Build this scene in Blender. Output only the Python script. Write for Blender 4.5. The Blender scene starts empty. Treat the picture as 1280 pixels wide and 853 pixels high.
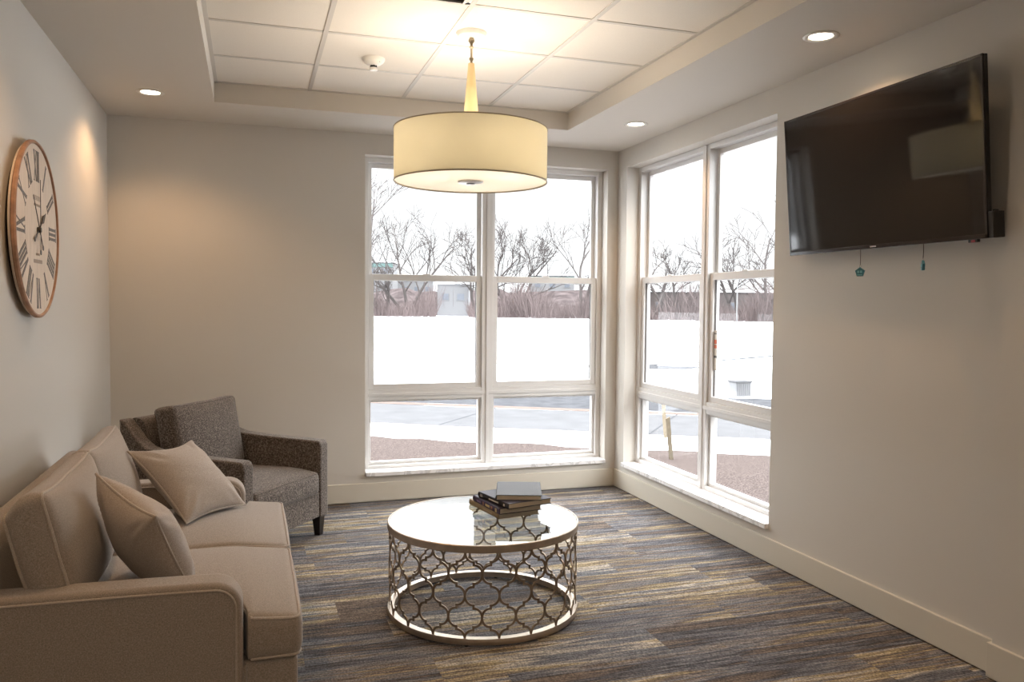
import bpy, bmesh, math, random
from mathutils import Vector, Matrix
from math import sin, cos, pi, radians
random.seed(7)
S = bpy.context.scene
C = S.collection

# ------------------------------------------------------------------ camera
cam_loc = Vector((-2.858, -6.0316, 1.4842))
YAW, PIT, ROL, FPX = 0.3142, -0.0441, 0.0078, 1008.57
Fv = Vector((sin(YAW)*cos(PIT), cos(YAW)*cos(PIT), sin(PIT)))
R0 = Vector((cos(YAW), -sin(YAW), 0)); U0 = R0.cross(Fv)
Rv = cos(ROL)*R0 + sin(ROL)*U0; Uv = -sin(ROL)*R0 + cos(ROL)*U0
cd = bpy.data.cameras.new('camera'); cam = bpy.data.objects.new('camera', cd); C.objects.link(cam)
cd.sensor_width = 36; cd.lens = FPX*36/1280; cd.clip_end = 1000; cd.clip_start = 0.05
M3 = Matrix((Rv, Uv, -Fv)).transposed()
cam.matrix_world = Matrix.Translation(cam_loc) @ M3.to_4x4()
S.camera = cam

# ------------------------------------------------------------------ light and exposure
SKY = 8.3
W = bpy.data.worlds.new('world'); S.world = W; W.use_nodes = True
bg = W.node_tree.nodes['Background']; bg.inputs[0].default_value = (0.97, 0.983, 1, 1)
# heavy winter overcast: dull band along the horizon, much brighter cloud overhead
wt = W.node_tree; wtc = wt.nodes.new('ShaderNodeTexCoord'); wsx = wt.nodes.new('ShaderNodeSeparateXYZ')
wt.links.new(wtc.outputs['Generated'], wsx.inputs[0]); wcr = wt.nodes.new('ShaderNodeFloatCurve')
wt.links.new(wsx.outputs['Z'], wcr.inputs['Value']); cv = wcr.mapping.curves[0]
cv.points[0].location = (0, .135); cv.points[1].location = (1, 1)
for p_ in ((.20, .155), (.26, .55), (.50, .92)): cv.points.new(*p_)
wcr.mapping.update()
wmu = wt.nodes.new('ShaderNodeMath'); wmu.operation = 'MULTIPLY'; wmu.inputs[1].default_value = SKY
wt.links.new(wcr.outputs[0], wmu.inputs[0]); wt.links.new(wmu.outputs[0], bg.inputs[1])
S.view_settings.view_transform = 'Standard'
S.view_settings.look = 'None'
S.view_settings.gamma = 1
S.view_settings.exposure = 0.45
S.view_settings.use_curve_mapping = False
S.cycles.use_denoising = True
S.cycles.max_bounces = 12; S.cycles.diffuse_bounces = 6; S.cycles.transparent_max_bounces = 16
S.cycles.transmission_bounces = 8
S.cycles.caustics_reflective = False; S.cycles.caustics_refractive = False
S.cycles.sample_clamp_indirect = 6
WARM = (1.0, 0.60, 0.30)
SPOT_W = 27; PEND_W = 6.8; REAR_FILL_W = 9

H = 2.74; HT = 2.864
XL = -3.7614
# ------------------------------------------------------------------ materials
def new_mat(name):
    m = bpy.data.materials.new(name); m.use_nodes = True
    return m, m.node_tree, m.node_tree.nodes, m.node_tree.links, m.node_tree.nodes['Principled BSDF']
def pm(name, col, rough=.6, metal=0, bump=0, bscale=200, var=0, vscale=30, spec=.5, stretch=None):
    m, t, n, l, b = new_mat(name)
    b.inputs['Base Color'].default_value = (*col, 1); b.inputs['Roughness'].default_value = rough
    b.inputs['Metallic'].default_value = metal; b.inputs['Specular IOR Level'].default_value = spec
    tc = n.new('ShaderNodeTexCoord')
    src = tc.outputs['Object']
    if stretch:
        mp = n.new('ShaderNodeMapping'); mp.inputs['Scale'].default_value = stretch
        l.new(src, mp.inputs[0]); src = mp.outputs[0]
    if var:
        no = n.new('ShaderNodeTexNoise'); no.inputs['Scale'].default_value = vscale; no.inputs['Detail'].default_value = 5
        l.new(src, no.inputs['Vector'])
        r = n.new('ShaderNodeValToRGB')
        r.color_ramp.elements[0].position = .3; r.color_ramp.elements[1].position = .7
        r.color_ramp.elements[0].color = (*[c*(1-var) for c in col], 1)
        r.color_ramp.elements[1].color = (*[min(1, c*(1+var)) for c in col], 1)
        l.new(no.outputs[0], r.inputs[0]); l.new(r.outputs[0], b.inputs['Base Color'])
    if bump:
        no = n.new('ShaderNodeTexNoise'); no.inputs['Scale'].default_value = bscale; no.inputs['Detail'].default_value = 3
        l.new(src, no.inputs['Vector'])
        bp = n.new('ShaderNodeBump'); bp.inputs['Strength'].default_value = bump; bp.inputs['Distance'].default_value = .002
        l.new(no.outputs[0], bp.inputs['Height']); l.new(bp.outputs[0], b.inputs['Normal'])
    return m
def emit(name, col, s):
    m, t, n, l, b = new_mat(name)
    b.inputs['Base Color'].default_value = (*col, 1)
    b.inputs['Emission Color'].default_value = (*col, 1); b.inputs['Emission Strength'].default_value = s
    return m
def glass(name, tint=(1, 1, 1), ior=1.45):
    m, t, n, l, b = new_mat(name)
    n.remove(b)
    tr = n.new('ShaderNodeBsdfTransparent'); tr.inputs[0].default_value = (*tint, 1)
    gl = n.new('ShaderNodeBsdfGlossy'); gl.inputs['Roughness'].default_value = 0.0
    fr = n.new('ShaderNodeFresnel'); fr.inputs[0].default_value = ior
    mx = n.new('ShaderNodeMixShader')
    # only the outer skin of the pane mirrors: rays leave through the far skin unhindered
    ge = n.new('ShaderNodeNewGeometry'); iv = n.new('ShaderNodeMath'); iv.operation = 'SUBTRACT'; iv.inputs[0].default_value = 1
    l.new(ge.outputs['Backfacing'], iv.inputs[1]); mu = n.new('ShaderNodeMath'); mu.operation = 'MULTIPLY'; mu.use_clamp = True
    l.new(iv.outputs[0], mu.inputs[0]); l.new(fr.outputs[0], mu.inputs[1])
    l.new(mu.outputs[0], mx.inputs[0]); l.new(tr.outputs[0], mx.inputs[1]); l.new(gl.outputs[0], mx.inputs[2])
    l.new(mx.outputs[0], n['Material Output'].inputs[0])
    return m
def woven(name, c1, c2, c3, fine=900, rough=.9, thick=1.0, bump=.35):
    """cloth of crossing threads: two stretched noises give heathered warp and weft"""
    m, t, n, l, b = new_mat(name)
    b.inputs['Roughness'].default_value = rough; b.inputs['Specular IOR Level'].default_value = .2
    b.inputs['Sheen Weight'].default_value = .25; b.inputs['Sheen Roughness'].default_value = .5
    tc = n.new('ShaderNodeTexCoord'); outs = []
    for sc in ((1, .12, .12), (.12, 1, .12), (.12, .12, 1)):
        mp = n.new('ShaderNodeMapping'); mp.inputs['Scale'].default_value = sc
        l.new(tc.outputs['Object'], mp.inputs[0])
        no = n.new('ShaderNodeTexNoise'); no.inputs['Scale'].default_value = fine; no.inputs['Detail'].default_value = 2
        l.new(mp.outputs[0], no.inputs['Vector']); outs.append(no.outputs[0])
    a = n.new('ShaderNodeMath'); a.operation = 'ADD'; l.new(outs[0], a.inputs[0]); l.new(outs[1], a.inputs[1])
    a3 = n.new('ShaderNodeMath'); a3.operation = 'ADD'; l.new(a.outputs[0], a3.inputs[0]); l.new(outs[2], a3.inputs[1]); a = a3
    h = n.new('ShaderNodeMath'); h.operation = 'MULTIPLY'; h.inputs[1].default_value = 1/3; l.new(a.outputs[0], h.inputs[0])
    r = n.new('ShaderNodeValToRGB'); r.color_ramp.elements.new(.5)
    for e, p, c in zip(r.color_ramp.elements, (.5-.11*thick, .5, .5+.11*thick), (c1, c2, c3)):
        e.position = p; e.color = (*c, 1)
    l.new(h.outputs[0], r.inputs[0]); l.new(r.outputs[0], b.inputs['Base Color'])
    bp = n.new('ShaderNodeBump'); bp.inputs['Strength'].default_value = bump; bp.inputs['Distance'].default_value = .0015
    l.new(h.outputs[0], bp.inputs['Height']); l.new(bp.outputs[0], b.inputs['Normal'])
    return m

M = {}
M['wall'] = pm('wall_paint', (.59, .562, .518), .75, bump=.05, bscale=300)
M['soffit'] = pm('soffit_paint', (.64, .60, .545), .8)
M['base'] = pm('baseboard_paint', (.60, .562, .485), .45)
M['tile'] = pm('acoustic_tile', (.80, .755, .69), .9, bump=.4, bscale=500, var=.04, vscale=400)
M['grid'] = pm('grid_metal', (.60, .57, .53), .5)
M['white'] = pm('white_enamel', (.80, .78, .74), .35)
M['vinyl'] = pm('window_vinyl', (.66, .652, .642), .4)
M['gasket'] = pm('dark_gasket', (.10, .09, .085), .6)
M['glass'] = glass('window_glass', (.97, .98, .98), 1.25)
M['tabletop'] = glass('table_glass', (.93, .96, .95), 1.62)
M['champ'] = pm('champagne_metal', (.46, .39, .32), .42, .85, bump=.15, bscale=150, var=.12, vscale=20)
M['bronze'] = pm('aged_champagne_metal', (.30, .24, .185), .45, .9, bump=.1, bscale=150, var=.15, vscale=20)  # same champagne metal for the lattice, its backlit shade put into the colour
M['black'] = pm('black_plastic', (.012, .011, .011), .35)
M['blackwood'] = pm('dark_stained_wood', (.018, .012, .010), .35, var=.3, vscale=60)
M['screen'] = pm('screen_glass', (.010, .008, .0075), .055, spec=.42)
M['canopy'] = pm('canopy_enamel', (.78, .75, .70), .3)
M['silver'] = pm('brushed_nickel', (.70, .68, .65), .25, 1)
M['linen'] = woven('beige_linen', (.18, .152, .130), (.285, .243, .208), (.405, .355, .31), 1900, bump=.3)
M['pipe'] = woven('beige_piping', (.29, .245, .21), (.385, .335, .29), (.48, .42, .37), 1500, bump=.2)
M['pillow'] = woven('pillow_linen', (.25, .21, .18), (.345, .295, .255), (.45, .395, .345), 1500, bump=.25)
M['tweed'] = woven('brown_tweed', (.018, .013, .010), (.088, .069, .057), (.33, .285, .25), 900, thick=.95, bump=.5)
M['marble'] = None

def carpet():
    m, t, n, l, b = new_mat('carpet_planks')
    b.inputs['Roughness'].default_value = .95; b.inputs['Specular IOR Level'].default_value = .15
    tc = n.new('ShaderNodeTexCoord'); sx = n.new('ShaderNodeSeparateXYZ'); l.new(tc.outputs['Object'], sx.inputs[0])
    def mth(op, a, bb=None, c=None):
        k = n.new('ShaderNodeMath'); k.operation = op
        for i, v in enumerate((a, bb, c)):
            if v is None: continue
            if isinstance(v, (int, float)): k.inputs[i].default_value = v
            else: l.new(v, k.inputs[i])
        return k.outputs[0]
    X, Y = sx.outputs[0], sx.outputs[1]
    row = mth('FLOOR', mth('DIVIDE', Y, .25))
    wn = n.new('ShaderNodeTexWhiteNoise'); wn.noise_dimensions = '1D'; l.new(row, wn.inputs['W'])
    xo = mth('ADD', mth('DIVIDE', X, 1.0), wn.outputs[0])
    pl = mth('FLOOR', xo)
    cb = n.new('ShaderNodeCombineXYZ'); l.new(pl, cb.inputs[0]); l.new(row, cb.inputs[1])
    w2 = n.new('ShaderNodeTexWhiteNoise'); w2.noise_dimensions = '3D'; l.new(cb.outputs[0], w2.inputs['Vector'])
    pid = w2.outputs[0]
    # long broad bands
    def streak(fx, fy, seed, det=3):
        c = n.new('ShaderNodeCombineXYZ')
        l.new(mth('MULTIPLY', X, fx), c.inputs[0]); l.new(mth('MULTIPLY', Y, fy), c.inputs[1])
        l.new(mth('ADD', mth('MULTIPLY', pid, 37.0), seed), c.inputs[2])
        no = n.new('ShaderNodeTexNoise'); no.inputs['Scale'].default_value = 1; no.inputs['Detail'].default_value = det
        no.inputs['Roughness'].default_value = .6
        l.new(c.outputs[0], no.inputs['Vector']); return no.outputs[0]
    broad = streak(.55, 10, 0, 2); mid = streak(2.2, 42, 9, 3); fine = streak(9, 190, 4, 2); thread = streak(130, 90, 6, 1)
    def ramp(src, stops):
        r = n.new('ShaderNodeValToRGB'); cr = r.color_ramp
        while len(cr.elements) < len(stops): cr.elements.new(.5)
        for e, (p, c) in zip(cr.elements, stops): e.position = p; e.color = (*c, 1)
        l.new(src, r.inputs[0]); return r.outputs[0]
    v = mth('ADD', mth('MULTIPLY', mth('SUBTRACT', broad, .5), 2.3), mth('MULTIPLY', mth('SUBTRACT', mid, .5), .85))
    v = mth('ADD', v, mth('MULTIPLY', mth('SUBTRACT', pid, .5), .62))
    v = mth('ADD', v, .5)
    slate = (.115, .120, .140); dk = (.058, .054, .060); brown = (.125, .10, .085); gold = (.27, .22, .135)
    pale = (.31, .285, .26); mauve = (.17, .155, .155)
    colr = ramp(v, [(.03, brown), (.15, dk), (.33, slate), (.46, mauve), (.56, brown), (.66, gold), (.78, pale), (.95, slate)])
    mx = n.new('ShaderNodeMix'); mx.data_type = 'RGBA'; mx.blend_type = 'MULTIPLY'; mx.inputs[0].default_value = 1
    l.new(colr, mx.inputs[6]); l.new(ramp(fine, [(.3, (.5, .49, .49)), (.5, (1.0, 1.0, .98)), (.7, (1.7, 1.65, 1.5))]), mx.inputs[7])
    m2 = n.new('ShaderNodeMix'); m2.data_type = 'RGBA'; m2.blend_type = 'MULTIPLY'; m2.inputs[0].default_value = 1
    l.new(mx.outputs[2], m2.inputs[6]); l.new(ramp(thread, [(.32, (.62, .62, .62)), (.5, (1, 1, 1)), (.68, (1.45, 1.42, 1.36))]), m2.inputs[7])
    l.new(m2.outputs[2], b.inputs['Base Color'])
    bp = n.new('ShaderNodeBump'); bp.inputs['Strength'].default_value = .5; bp.inputs['Distance'].default_value = .002
    ribs = streak(160, 60, 2, 1)
    l.new(ribs, bp.inputs['Height']); l.new(bp.outputs[0], b.inputs['Normal'])
    return m
M['carpet'] = carpet()
def marble():
    m, t, n, l, b = new_mat('veined_marble')
    b.inputs['Roughness'].default_value = .25
    tc = n.new('ShaderNodeTexCoord'); no = n.new('ShaderNodeTexNoise'); no.inputs['Scale'].default_value = 5
    no.inputs['Detail'].default_value = 7; no.inputs['Distortion'].default_value = 1.6; l.new(tc.outputs['Object'], no.inputs['Vector'])
    r = n.new('ShaderNodeValToRGB'); r.color_ramp.elements.new(.5); r.color_ramp.elements.new(.5)
    for e, (p, c) in zip(r.color_ramp.elements, [(.44, .86), (.495, .66), (.52, .66), (.57, .86)]): e.position = p; e.color = (c, c, c*1.01, 1)
    l.new(no.outputs[0], r.inputs[0]); l.new(r.outputs[0], b.inputs['Base Color']); return m
M['marble'] = marble()
def shade_mat(name, col, tcol, mix):
    m, t, n, l, b = new_mat(name); n.remove(b)
    d = n.new('ShaderNodeBsdfDiffuse'); d.inputs[0].default_value = (*col, 1)
    tr = n.new('ShaderNodeBsdfTranslucent'); tr.inputs[0].default_value = (*tcol, 1)
    tc = n.new('ShaderNodeTexCoord'); no = n.new('ShaderNodeTexNoise'); no.inputs['Scale'].default_value = 260
    l.new(tc.outputs['Object'], no.inputs['Vector'])
    bp = n.new('ShaderNodeBump'); bp.inputs['Strength'].default_value = .2; bp.inputs['Distance'].default_value = .001
    l.new(no.outputs[0], bp.inputs['Height']); l.new(bp.outputs[0], d.inputs['Normal'])
    mx = n.new('ShaderNodeMixShader'); mx.inputs[0].default_value = mix
    l.new(d.outputs[0], mx.inputs[1]); l.new(tr.outputs[0], mx.inputs[2]); l.new(mx.outputs[0], n['Material Output'].inputs[0])
    return m
M['shade'] = shade_mat('linen_lampshade', (.68, .64, .54), (.73, .69, .57), .42)
M['diffuser'] = shade_mat('frosted_diffuser', (.80, .79, .77), (.90, .89, .87), .52)
M['cone'] = shade_mat('amber_glass_cone', (.80, .69, .48), (.88, .74, .48), .5)

# ------------------------------------------------------------------ mesh helpers
def tag(o, label=None, cat=None, group=None, kind=None):
    if label: o['label'] = label
    if cat: o['category'] = cat
    if group: o['group'] = group
    if kind: o['kind'] = kind
    return o
def empty(name, loc=(0, 0, 0), rz=0, mat=None):
    o = bpy.data.objects.new(name, None); C.objects.link(o); o.empty_display_size = .05
    if mat is not None: o.matrix_world = mat
    else: o.location = loc; o.rotation_euler = (0, 0, rz)
    return o
class MB:
    def __init__(s): s.v = []; s.f = []; s.sm = []; s.wn = False
    def add(s, vs, fs, smooth=False, xf=None):
        k = len(s.v)
        s.v += [tuple(xf @ Vector(v)) if xf is not None else tuple(v) for v in vs]
        s.f += [tuple(i+k for i in f) for f in fs]; s.sm += [smooth]*len(fs); return s
    def bm(s, b, smooth=False, xf=None):
        b.verts.index_update()
        s.add([v.co[:] for v in b.verts], [[v.index for v in f.verts] for f in b.faces], smooth, xf); b.free(); return s
    def box(s, a, b, bev=0, seg=2, xf=None, smooth=False):
        m = bmesh.new(); bmesh.ops.create_cube(m, size=1)
        for v in m.verts: v.co = Vector([(a[i]+b[i])/2 + v.co[i]*(b[i]-a[i]) for i in range(3)])
        if bev:
            s.wn = s.wn or (seg > 1 and bev > .004)
            bmesh.ops.bevel(m, geom=m.edges[:], offset=bev, segments=seg, affect='EDGES', profile=.6)
        return s.bm(m, smooth or (bev > .004 and seg > 1), xf)
    def prism(s, pts, h0, h1, axis='y', bev=0, seg=3, xf=None):
        """2D outline extruded along an axis. y: pts=(x,z); x: pts=(y,z); z: pts=(x,y)"""
        m = bmesh.new()
        def P(p, h): return {'y': (p[0], h, p[1]), 'x': (h, p[0], p[1]), 'z': (p[0], p[1], h)}[axis]
        lo = [m.verts.new(P(p, h0)) for p in pts]; hi = [m.verts.new(P(p, h1)) for p in pts]
        f1 = m.faces.new(lo); f2 = m.faces.new(hi)
        for i in range(len(pts)):
            j = (i+1) % len(pts); m.faces.new((lo[i], lo[j], hi[j], hi[i]))
        bmesh.ops.recalc_face_normals(m, faces=m.faces[:])
        if bev:
            s.wn = True
            ed = list(set(f1.edges[:] + f2.edges[:]))
            bmesh.ops.bevel(m, geom=ed, offset=bev, segments=seg, affect='EDGES', profile=.55)
        return s.bm(m, bev > 0, xf)
    def tube(s, path, r, n=8, closed=False, xf=None, caps=True):
        P = [Vector(p) for p in path]; N = len(P); rs = r if isinstance(r, (list, tuple)) else [r]*N
        vs = []; fs = []; up = None
        for i in range(N):
            a = P[i-1] if (i or closed) else P[i]; b = P[(i+1) % N] if (i < N-1 or closed) else P[i]
            t = (b-a).normalized() if (b-a).length > 1e-9 else Vector((0, 0, 1))
            if up is None: up = Vector((0, 0, 1)) if abs(t.z) < .9 else Vector((1, 0, 0))
            x = t.cross(up)
            if x.length < 1e-6: x = t.cross(Vector((1, .3, .2)))
            x.normalize(); y = x.cross(t).normalized(); up = y
            for k in range(n):
                q = 2*pi*k/n; vs.append(P[i]+rs[i]*(cos(q)*x+sin(q)*y))
        for i in range(N if closed else N-1):
            for k in range(n):
                a = i*n+k; b = i*n+(k+1) % n; j = (i+1) % N; fs.append((a, b, j*n+(k+1) % n, j*n+k))
        if not closed and caps: fs.append(tuple(range(n))[::-1]); fs.append(tuple((N-1)*n+k for k in range(n)))
        return s.add(vs, fs, True, xf)
    def lathe(s, prof, n=48, xf=None, smooth=True, close=False):
        vs = []; fs = []; m = len(prof)
        for k in range(n):
            q = 2*pi*k/n
            for r, z in prof: vs.append((r*cos(q), r*sin(q), z))
        for k in range(n):
            k2 = (k+1) % n
            for i in range(m if close else m-1):
                j = (i+1) % m; fs.append((k*m+i, k2*m+i, k2*m+j, k*m+j))
        return s.add(vs, fs, smooth, xf)
    def disc(s, r, z, n=48, xf=None):
        return s.add([(r*cos(2*pi*k/n), r*sin(2*pi*k/n), z) for k in range(n)], [tuple(range(n))], False, xf)
    def build(s, name, mat, parent=None, sharp=40, **tags):
        me = bpy.data.meshes.new(name); me.from_pydata(s.v, [], s.f)
        b = bmesh.new(); b.from_mesh(me); bmesh.ops.remove_doubles(b, verts=b.verts, dist=1e-6)
        bmesh.ops.recalc_face_normals(b, faces=b.faces[:]); b.to_mesh(me); b.free()
        if any(s.sm):
            ok = len(me.polygons) == len(s.sm)
            for p in me.polygons: p.use_smooth = s.sm[p.index] if ok else True
            me.set_sharp_from_angle(angle=radians(sharp))
        for mm in (mat if isinstance(mat, list) else [mat]): me.materials.append(mm)
        o = bpy.data.objects.new(name, me); C.objects.link(o)
        if s.wn:
            w = o.modifiers.new('normals', 'WEIGHTED_NORMAL'); w.keep_sharp = True; w.weight = 100
        if parent is not None: o.parent = parent
        return tag(o, **tags)
def struct(o): o['kind'] = 'structure'; return o
def T(x=0, y=0, z=0): return Matrix.Translation((x, y, z))

# ------------------------------------------------------------------ room shell
FLY = -9.0                                   # the room runs on behind the camera
WT = .22
struct(MB().box((XL-.2, FLY-.2, -.12), (.22, .22, 0)).build('floor', M['carpet']))
WX1, WX2, WZ1, WZ2 = -2.045, -.09, .196, 2.587     # opening of the back window (marble sill lies in its foot)
WY1, WY2 = -.165, -2.085
b = MB()
b.box((XL-.2, 0, 0), (WX1, WT, H+.3)); b.box((WX2, 0, 0), (.22, WT, H+.3))
b.box((WX1, 0, 0), (WX2, WT, WZ1)); b.box((WX1, 0, WZ2), (WX2, WT, H+.3))
struct(b.build('wall_back', M['wall']))
b = MB()
b.box((0, WY1, 0), (WT, 0, H+.3)); b.box((0, FLY, 0), (WT, WY2, H+.3))
b.box((0, WY2, 0), (WT, WY1, WZ1)); b.box((0, WY2, WZ2), (WT, WY1, H+.3))
b.box((-.035, -6.2, 0), (0.01, -3.605, H+.3))             # shallow pier beside the television
struct(b.build('wall_right', M['wall']))
struct(MB().box((XL-.2, FLY, 0), (XL, 0, H+.3)).build('wall_left', M['wall']))
struct(MB().box((XL, FLY-.2, 0), (0, FLY, H+.3)).build('wall_rear', M['wall']))
TX1, TX2, TY1, TY2 = -3.0617, -.6849, -.6042, -6.1
b = MB()
for a, c in (((XL, FLY, H), (TX1, 0, H+.3)), ((TX2, FLY, H), (0, 0, H+.3)), ((TX1, TY1, H), (TX2, 0, H+.3)), ((TX1, FLY, H), (TX2, TY2, H+.3))):
    b.box(a, c)
struct(b.build('ceiling', M['soffit']))
struct(MB().box((TX1, TY2, HT), (TX2, TY1, HT+.05)).build('ceiling_tile_field', M['tile']))
b = MB()
gx = [-2.483, -1.878, -1.273]; gy = [-1.1885-.5975*k for k in range(8)]
for x in gx: b.box((x-.012, TY2, HT-.004), (x+.012, TY1, HT+.001))
for y in gy: b.box((TX1, y-.012, HT-.003), (TX2, y+.012, HT+.001))
for x0, x1 in ((TX1, TX1+.022), (TX2-.022, TX2)): b.box((x0, TY2, HT-.004), (x1, TY1, HT+.001))
for y0, y1 in ((TY1-.022, TY1), (TY2, TY2+.022)): b.box((TX1, y0, HT-.004), (TX2, y1, HT+.001))
struct(b.build('trim_1', M['grid']))
def base(name, pts_axis, a, c):
    struct(MB().box(a, c, bev=.004).build(name, M['base']))
BH = .1464; BT = .014
base('baseboard_back', 0, (XL, -BT, .006), (0, .005, BH))
base('baseboard_left', 0, (XL-.005, FLY, .006), (XL+BT, 0, BH))
base('baseboard_right', 0, (-BT, -3.60, .006), (.005, 0, BH))
base('baseboard_pier', 0, (-.035-BT, -6.2, .006), (.0, -3.59, BH))

# ------------------------------------------------------------------ windows
def window(name, xf, Wd, mull, sticker=False):
    """local frame: u to the right seen from the room, v outwards, z up"""
    e = struct(empty(name, mat=xf))
    z0, z1 = .226, WZ2
    F0, F1 = .105, .20
    b = MB()
    jw = .040
    b.box((0, F0, z0), (jw, F1, z1), .003); b.box((Wd-jw, F0, z0), (Wd, F1, z1), .003)
    b.box((jw-.003, F0+.003, z1-.035), (Wd-jw+.003, F1-.003, z1-.0005), .002); b.box((jw-.003, F0+.003, z0+.0005), (Wd-jw+.003, F1-.003, z0+.028), .002)
    b.box((mull-.045, F0, z0+.001), (mull+.045, F1, z1-.001), .003)
    b.box((mull-.012, F0-.008, z0+.002), (mull+.012, F0+.004, z1-.002), .003)
    b.box((jw-.003, F0+.004, .7525), (mull-.044, F1-.004, .8345), .002); b.box((mull+.044, F0+.004, .7525), (Wd-jw+.003, F1-.004, .8345), .002)
    b.box((jw-.003, F0-.004, .782), (Wd-jw+.003, F0+.006, .806), .002)
    struct(b.build('window_frame', M['vinyl'], e))
    for (u0, u1) in ((jw, mull-.045), (mull+.045, Wd-jw)):
        def rails(y0, y1, za, zb, st, bot, top):
            s = MB()
            s.box((u0, y0, za), (u0+st, y1, zb), .003); s.box((u1-st, y0, za), (u1, y1, zb), .003)
            s.box((u0+st, y0, za), (u1-st, y1, za+bot), .003); s.box((u0+st, y0, zb-top), (u1-st, y1, zb), .003)
            return s
        def pane(sash, y, za, zb, st):
            p = MB(); p.box((u0+st+.0004, y, za), (u1-st-.0004, y+.003, zb)).build('pane', M['glass'], sash)
        s = struct(rails(.165, .195, 1.665, z1-.035, .032, .045, .035).build('sash', M['vinyl'], e))
        pane(s, .180, 1.7105, z1-.0705, .032)
        s = struct(rails(.122, .155, .835, 1.715, .042, .040, .048).build('sash', M['vinyl'], e))
        pane(s, .140, .8755, 1.6665, .042)
        g = MB(); g.box((u0+.04, .136, .872), (u0+.045, .150, 1.67)); g.box((u1-.045, .136, .872), (u1-.04, .150, 1.67))
        g.build('gasket', M['gasket'], s)
        l = MB(); l.box(((u0+u1)/2-.03, .112, 1.708), ((u0+u1)/2+.03, .135, 1.722), .003).build('sash_lock', M['vinyl'], s)
        s = struct(rails(.135, .180, z0+.028, .752, .020, .022, .016).build('sash', M['vinyl'], e))
        pane(s, .155, z0+.0505, .7355, .02)
    if sticker:
        u0 = mull+.045
        def st(z0_, z1_, mt): q.box((u0+.0425, .1335, z0_), (u0+.115, .1362, z1_)) if mt is None else None
        base_ = MB().box((u0+.046, .1370, 1.055), (u0+.078, .1392, 1.325)); so = base_.build('glazing_sticker', M['white'], e, label='white, red and grey striped sticker strip on the glass')
        r = MB(); r.box((u0+.047, .1358, 1.235), (u0+.077, .1369, 1.262)); r.box((u0+.047, .1358, 1.205), (u0+.077, .1369, 1.228))
        r.build('sticker_stripe', pm('sticker_red', (.75, .2, .12), .5), so)
        r = MB(); r.box((u0+.047, .1358, 1.14), (u0+.077, .1369, 1.155)); r.box((u0+.047, .1358, 1.30), (u0+.077, .1369, 1.306))
        r.build('sticker_stripe', pm('sticker_grey', (.12, .13, .13), .5), so)
    m = MB()
    m.box((.002, -.026, .197), (Wd-.002, F0+.02, .228), .004)
    struct(m.build('window_sill', M['marble'], e))
    return e
window('window_1', T(WX1, 0, 0), WX2-WX1, -1.069-WX1)
xr = Matrix(((0, 1, 0, 0), (-1, 0, 0, WY1), (0, 0, 1, 0), (0, 0, 0, 1)))
window('window_2', xr, WY1-WY2, WY1+1.165, True)

# ------------------------------------------------------------------ sofa
def smooth(a, b, x):
    t = min(1, max(0, (x-a)/(b-a))); return t*t*(3-2*t)
def box_cushion(w, h, t, r, crown, side=0, n=(26, 22, 7), warp=None, backcrown=None):
    """rounded box, faces bulged; axes x=w, y=h, z=t"""
    hw, hh, ht = w/2, h/2, t/2
    bc = crown if backcrown is None else backcrown
    def par(n): return [sin(pi/2*(-1+2*i/n)) for i in range(n+1)]
    def pos(u, v, s):
        p = Vector((u*hw, v*hh, s*ht))
        q = Vector([max(-(a-r), min(a-r, c)) for a, c in zip((hw, hh, ht), p)])
        d = p-q
        if d.length > 1e-9: p = q + d.normalized()*r
        k = max(0, (1-u*u))*max(0, (1-v*v))
        p.z += (crown if s > 0 else bc)*(k**.75)*s
        p.x += side*u*(1-s*s)*(1-v*v); p.y += side*v*(1-s*s)*(1-u*u)
        return warp(p) if warp else p
    m = bmesh.new(); vd = {}
    def V(u, v, s):
        k = (round(u, 5), round(v, 5), round(s, 5))
        if k not in vd: vd[k] = m.verts.new(pos(u, v, s))
        return vd[k]
    U, Vv, Z = par(n[0]), par(n[1]), par(n[2])
    def sheet(A, B, f):
        for i in range(len(A)-1):
            for j in range(len(B)-1):
                try: m.faces.new((f(A[i], B[j]), f(A[i+1], B[j]), f(A[i+1], B[j+1]), f(A[i], B[j+1])))
                except ValueError: pass
    for s in (-1, 1):
        sheet(U, Vv, lambda a, b: V(a, b, s)); sheet(U, Z, lambda a, b: V(a, s, b)); sheet(Vv, Z, lambda a, b: V(s, a, b))
    def pipe(s):
        """loop along the seam of face s"""
        path = []; R = r*.9; k = .30*r
        cx, cy = hw-R, hh-R
        for (sx, sy, q0) in ((1, 1, 0), (-1, 1, 90), (-1, -1, 180), (1, -1, 270)):
            for a in range(0, 91, 15):
                q = radians(q0+a); path.append((sx*cx+R*cos(q), sy*cy+R*sin(q)))
        full = []
        for i in range(len(path)):
            a = Vector(path[i]); b = Vector(path[(i+1) % len(path)]); L = (b-a).length; kk = max(1, int(L/.02))
            for j in range(kk): full.append(a.lerp(b, j/kk))
        out = []
        for q in full:
            p = Vector((q.x*(1-k/hw*.9), q.y*(1-k/hh*.9), s*(ht-k*.9)))
            p += Vector((.001*(1 if q.x > 0 else -1), .001*(1 if q.y > 0 else -1), .001*s))
            out.append(warp(p) if warp else p)
        return out
    return m, pipe
def wob(seed, amp, sc):
    rs = random.Random(seed); ph = [(Vector([rs.uniform(-1, 1) for _ in range(3)]).normalized()*sc*rs.uniform(.6, 1.6), rs.uniform(0, 6.28)) for _ in range(7)]
    def f(p): return sum(sin(k.dot(p)+q) for k, q in ph)/len(ph)*amp*2
    return f

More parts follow.
